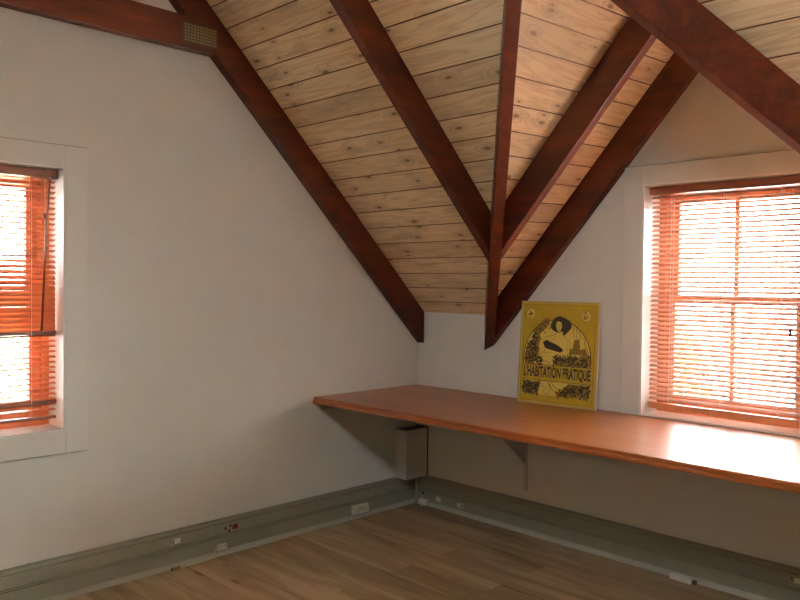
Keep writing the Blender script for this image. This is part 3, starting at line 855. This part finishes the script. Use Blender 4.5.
# ink: outlines, hair, foliage, emblems
a = Art()
a.line([(AC[0]-AR, 0.615)]+arc(AC, AR, PI, 2*PI, 50)+[(AC[0]+AR, 0.615)], 0.0045, Z[4])
a.line(arc(AC, AR-0.03, PI*1.02, PI*1.98, 50), 0.0016, Z[4])
a.line([(0.055, .615), (0.94, .615)], 0.002, Z[4]); a.line([(0.055, .768), (0.94, .768)], 0.0025, Z[4])
a.line([(0.065, .912), (0.93, .912)], 0.0015, Z[4])
m = 0.045
a.line([(m, .036), (1-m, .036), (1-m, .966), (m, .966), (m, .036)], 0.0014, Z[4])
hair = blob([(0.45, .285), (0.41, .262), (0.40, .235), (0.415, .20), (0.44, .165), (0.50, .140), (0.56, .150), (0.61, .17), (0.655, .20), (0.66, .25), (0.62, .29), (0.575, .325), (0.56, .30), (0.545, .285), (0.50, .30)])
a.poly(hair, Z[3])
for y in (.232,): 
    a.line([(.482, y), (.499, y)], .0026, Z[6]); a.line([(.515, y), (.533, y)], .0026, Z[6])
a.line([(.509, .235), (.505, .252), (.511, .255)], .0014, Z[6]); a.line([(.498, .268), (.519, .268)], .0026, Z[6])
# animal-like dark bundle of flowers in her arms
a.poly(blob([(0.31, .40), (0.335, .385), (0.36, .375), (0.42, .395), (0.50, .42), (0.57, .46), (0.54, .485), (0.46, .475), (0.40, .465), (0.345, .45)]), Z[3])
a.line([(.27, .385), (.35, .34), (.45, .325), (.485, .31)], .0016, Z[4]); a.line([(.55, .315), (.60, .345), (.645, .37), (.66, .43), (.655, .50)], .0018, Z[4])
a.line([(.27, .39), (.262, .45), (.30, .52)], .0016, Z[4]); a.line([(.335, .43), (.335, .50)], .0016, Z[4])
a.line([(.20, .60), (.24, .53), (.32, .49), (.42, .50)], .0018, Z[4]); a.line([(.23, .59), (.33, .575), (.43, .595)], .0022, Z[4])
a.line([(.62, .37), (.615, .42), (.63, .48)], .0014, Z[4])
# architecture outlines on the right
for x in (.70, .72, .74, .76, .78): a.line([(x, .37+abs(x-.74)), (x, .49)], .0016, Z[4])
for x in (.65, .67, .82, .84, .86): a.line([(x, .45), (x, .50)], .0018, Z[4])
for q in ([(.68, .25), (.70, .31), (.69, .35)], [(.76, .25), (.78, .32), (.77, .36)], [(.84, .33), (.83, .39), (.85, .43)], [(.72, .23), (.735, .29), (.73, .34)]):
    a.line(q, .0022, Z[4])
for q in ([(.20, .28), (.28, .27), (.34, .31)], [(.24, .23), (.31, .23), (.37, .27)], [(.16, .34), (.23, .33), (.27, .36)], [(.30, .18), (.36, .20), (.39, .23)]):
    a.line(q, .0022, Z[4])
# foliage leaves
def inside(u, v): return ((u-AC[0])**2 + ((v-AC[1])/asp)**2) < (AR-.035)**2 or v > AC[1]
for _ in range(190):
    u, v = rp.uniform(.08, .30), rp.uniform(.33, .605)
    if inside(u, v) and not (u > .24 and v < .52): a.leaf((u, v), rp.uniform(.026, .046), rp.uniform(0, 2*PI), Z[4], .45)
for _ in range(150):
    u, v = rp.uniform(.45, .90), rp.uniform(.515, .605)
    a.leaf((u, v), rp.uniform(.022, .042), rp.uniform(0, 2*PI), Z[4], .42)
for _ in range(50):
    u, v = rp.uniform(.19, .38), rp.uniform(.17, .32)
    if inside(u, v): a.leaf((u, v), rp.uniform(.02, .04), rp.uniform(-1.2, -.2), Z[4], .3)
for _ in range(120):
    u, v = rp.uniform(.075, .29), rp.uniform(.785, .90)
    a.leaf((u, v), rp.uniform(.022, .040), rp.uniform(0, 2*PI), Z[4], .5)
for _ in range(180):
    u, v = rp.uniform(.50, .915), rp.uniform(.785, .90)
    if v > .785+.09*max(0, (.72-u)/.22) : a.leaf((u, v), rp.uniform(.022, .040), rp.uniform(0, 2*PI), Z[4], .5)
a.line(arc((0.56, .735), 0.165, 0.3, PI-0.3, 24), 0.003, Z[4]); a.line(arc((0.56, .735), 0.125, 0.4, PI-0.4, 24), 0.003, Z[4])
a.line([(.30, .79), (.36, .84), (.35, .885), (.40, .90)], .0022, Z[4]); a.line([(.42, .79), (.44, .83), (.41, .895)], .0022, Z[4])
for c in ((0.135, 0.125), (0.84, 0.135)):
    a.line(arc(c, .062, 0, 2*PI, 30), .0018, Z[4])
    for _ in range(16):
        an, rr = rp.uniform(0, 2*PI), rp.uniform(0, .042)
        a.leaf((c[0]+rr*math.cos(an), c[1]+rr*asp*math.sin(an)), rp.uniform(.014, .026), rp.uniform(0, 2*PI), Z[4], .5)
a.done('print_linework', M['ink'])
# lettering
def text(body, u0, u1, v0, v1, z, mat, name, bold=0.0):
    cu = bpy.data.curves.new(name, 'FONT'); cu.body = body; cu.size = 1.0; cu.offset = bold; cu.resolution_u = 3
    ob = bpy.data.objects.new('tmp', cu); COL.objects.link(ob)
    dg = bpy.context.evaluated_depsgraph_get(); dg.update()
    me = bpy.data.meshes.new_from_object(ob.evaluated_get(dg))
    bpy.data.objects.remove(ob); bpy.data.curves.remove(cu)
    xs = [v.co.x for v in me.vertices]; ys = [v.co.y for v in me.vertices]
    ax, bx_, ay, by = min(xs), max(xs), min(ys), max(ys)
    for v in me.vertices:
        v.co = ((u0+(u1-u0)*(v.co.x-ax)/(bx_-ax))*W_, (1-v1+(v1-v0)*(v.co.y-ay)/(by-ay))*H_, z)
    me.name = name; me.materials.clear()
    return link(name, me, mat, poster)
o = text("L'HABITATION PRATIQUE", .075, .925, .628, .756, Z[5], M['plum'], 'lettering', 0.028)
o['label'] = "dark plum hand-drawn capitals"

# ------------------------------------------------------------------ outdoors
bm = bmesh.new(); box(bm, (-14, -16, -0.9), (16, 14, -0.7))
struct(build('ground', bm, M['ground']))
def shrub(loc, rx, ry, h, n, label, seed):
    rs = random.Random(seed)
    r = empty('garden_shrub', loc, label, 'shrub')
    bm = bmesh.new()
    for _ in range(n):
        while True:
            x, y, z = rs.uniform(-1, 1), rs.uniform(-1, 1), rs.uniform(-1, 1)
            q = x*x+y*y+z*z
            if 0.25 < q < 1: break
        c = Vector(loc)+Vector((x*rx, y*ry, h*0.55+z*h*0.45))
        d = Vector((rs.gauss(0, 1), rs.gauss(0, 1), rs.gauss(0.2, 1))).normalized(); s = rs.uniform(.05, .09)
        n2 = d.cross(Vector((rs.gauss(0, 1), rs.gauss(0, 1), rs.gauss(0, 1)))).normalized(); up = d.cross(n2)*0.12*s
        vs = [bm.verts.new(c+q2) for q2 in (d*s, n2*s*.45+up, -d*s, -n2*s*.45+up)]
        bm.faces.new(vs)
    keep(build('foliage', bm, M['leaf'], recalc=False), r)
    bm = bmesh.new()
    for k in range(5):
        a = k*1.3; tube(bm, [loc, Vector(loc)+Vector((math.cos(a)*rx*.3, math.sin(a)*ry*.3, h*.35)), Vector(loc)+Vector((math.cos(a)*rx*.7, math.sin(a)*ry*.7, h*.8))], [.03, .02, .008], 8)
    keep(build('stems', bm, M['bark']), r)
shrub((-2.9, -2.0, -0.7), 0.75, 0.9, 2.0, 1500, 'green shrub outdoors seen through the lower slats of the left window', 3)
shrub((0.35, 2.4, -0.7), 0.5, 0.55, 1.9, 900, 'yellow-green shrub outdoors glimpsed through the left slats of the right window', 5)

# ------------------------------------------------------------------ light
w = bpy.data.worlds.new('overcast_sky'); S.world = w; w.use_nodes = True
nt = w.node_tree; bg = nt.nodes['Background']
tc = nt.nodes.new('ShaderNodeTexCoord'); sx = nt.nodes.new('ShaderNodeSeparateXYZ'); nt.links.new(tc.outputs['Generated'], sx.inputs[0])
rp_ = nt.nodes.new('ShaderNodeValToRGB'); nt.links.new(sx.outputs['Z'], rp_.inputs[0])
e = rp_.color_ramp.elements
e[0].position = 0.0; e[0].color = (0.95, 0.96, 0.97, 1); e[1].position = 1.0; e[1].color = (0.86, 0.93, 1.0, 1)
nt.links.new(rp_.outputs[0], bg.inputs['Color'])
bg.inputs['Strength'].default_value = 14.0
sun = bpy.data.lights.new('sun', 'SUN'); sun.energy = 430.0; sun.angle = math.radians(2.0); sun.color = (0.97, 0.985, 1.0)
so_ = bpy.data.objects.new('sun', sun); COL.objects.link(so_); so_.location = (3, -8, 9)
so_.rotation_euler = Vector((0.0, 0.90, -0.45)).to_track_quat('-Z', 'Y').to_euler()
def portal(loc, rot, sx_, sy_):
    L = bpy.data.lights.new('daylight_portal', 'AREA'); L.shape = 'RECTANGLE'; L.size = sx_; L.size_y = sy_
    L.cycles.is_portal = True
    o = bpy.data.objects.new('daylight_portal', L); COL.objects.link(o); o.location = loc; o.rotation_euler = rot
portal(((WB[0]+WB[1])/2, TH+.01, (WB[2]+WB[3])/2), (-PI/2, 0, 0), WB[1]-WB[0], WB[3]-WB[2])
portal((-TH-.01, (WA[0]+WA[1])/2, (WA[2]+WA[3])/2), (0, -PI/2, 0), WA[3]-WA[2], WA[1]-WA[0])
sc_ = ((SKY[0]+SKY[1])/2, (SKY[2]+SKY[3])/2)
portal((sc_[0], sc_[1], zback(0, sc_[1])+.17), (math.atan(S1), 0, 0), SKY[1]-SKY[0], (SKY[3]-SKY[2])*k1)

# ------------------------------------------------------------------ camera
F = 775.92; YAW, PIT, ROL = 0.78966434, -0.02200117, 0.01013743
cam = bpy.data.cameras.new('camera'); co = bpy.data.objects.new('camera', cam); COL.objects.link(co)
cam.sensor_fit = 'HORIZONTAL'; cam.sensor_width = 36.0; cam.lens = F/800*36.0; cam.clip_start = 0.05
fw = Vector((-math.sin(YAW)*math.cos(PIT), math.cos(YAW)*math.cos(PIT), math.sin(PIT)))
r0 = Vector((math.cos(YAW), math.sin(YAW), 0)); u0_ = r0.cross(fw)
rr = r0*math.cos(ROL)+u0_*math.sin(ROL); uu = -r0*math.sin(ROL)+u0_*math.cos(ROL)
C_ = (3.445437, -3.575815, 1.398079)
co.matrix_world = Matrix(((rr.x, uu.x, -fw.x, C_[0]), (rr.y, uu.y, -fw.y, C_[1]), (rr.z, uu.z, -fw.z, C_[2]), (0, 0, 0, 1)))
S.camera = co

S.view_settings.view_transform = 'Standard'; S.view_settings.look = 'None'
S.view_settings.exposure = 1.12; S.view_settings.gamma = 1.0; S.view_settings.use_curve_mapping = False
S.cycles.max_bounces = 14; S.cycles.diffuse_bounces = 8; S.cycles.transparent_max_bounces = 16
S.cycles.caustics_reflective = True; S.cycles.use_denoising = True
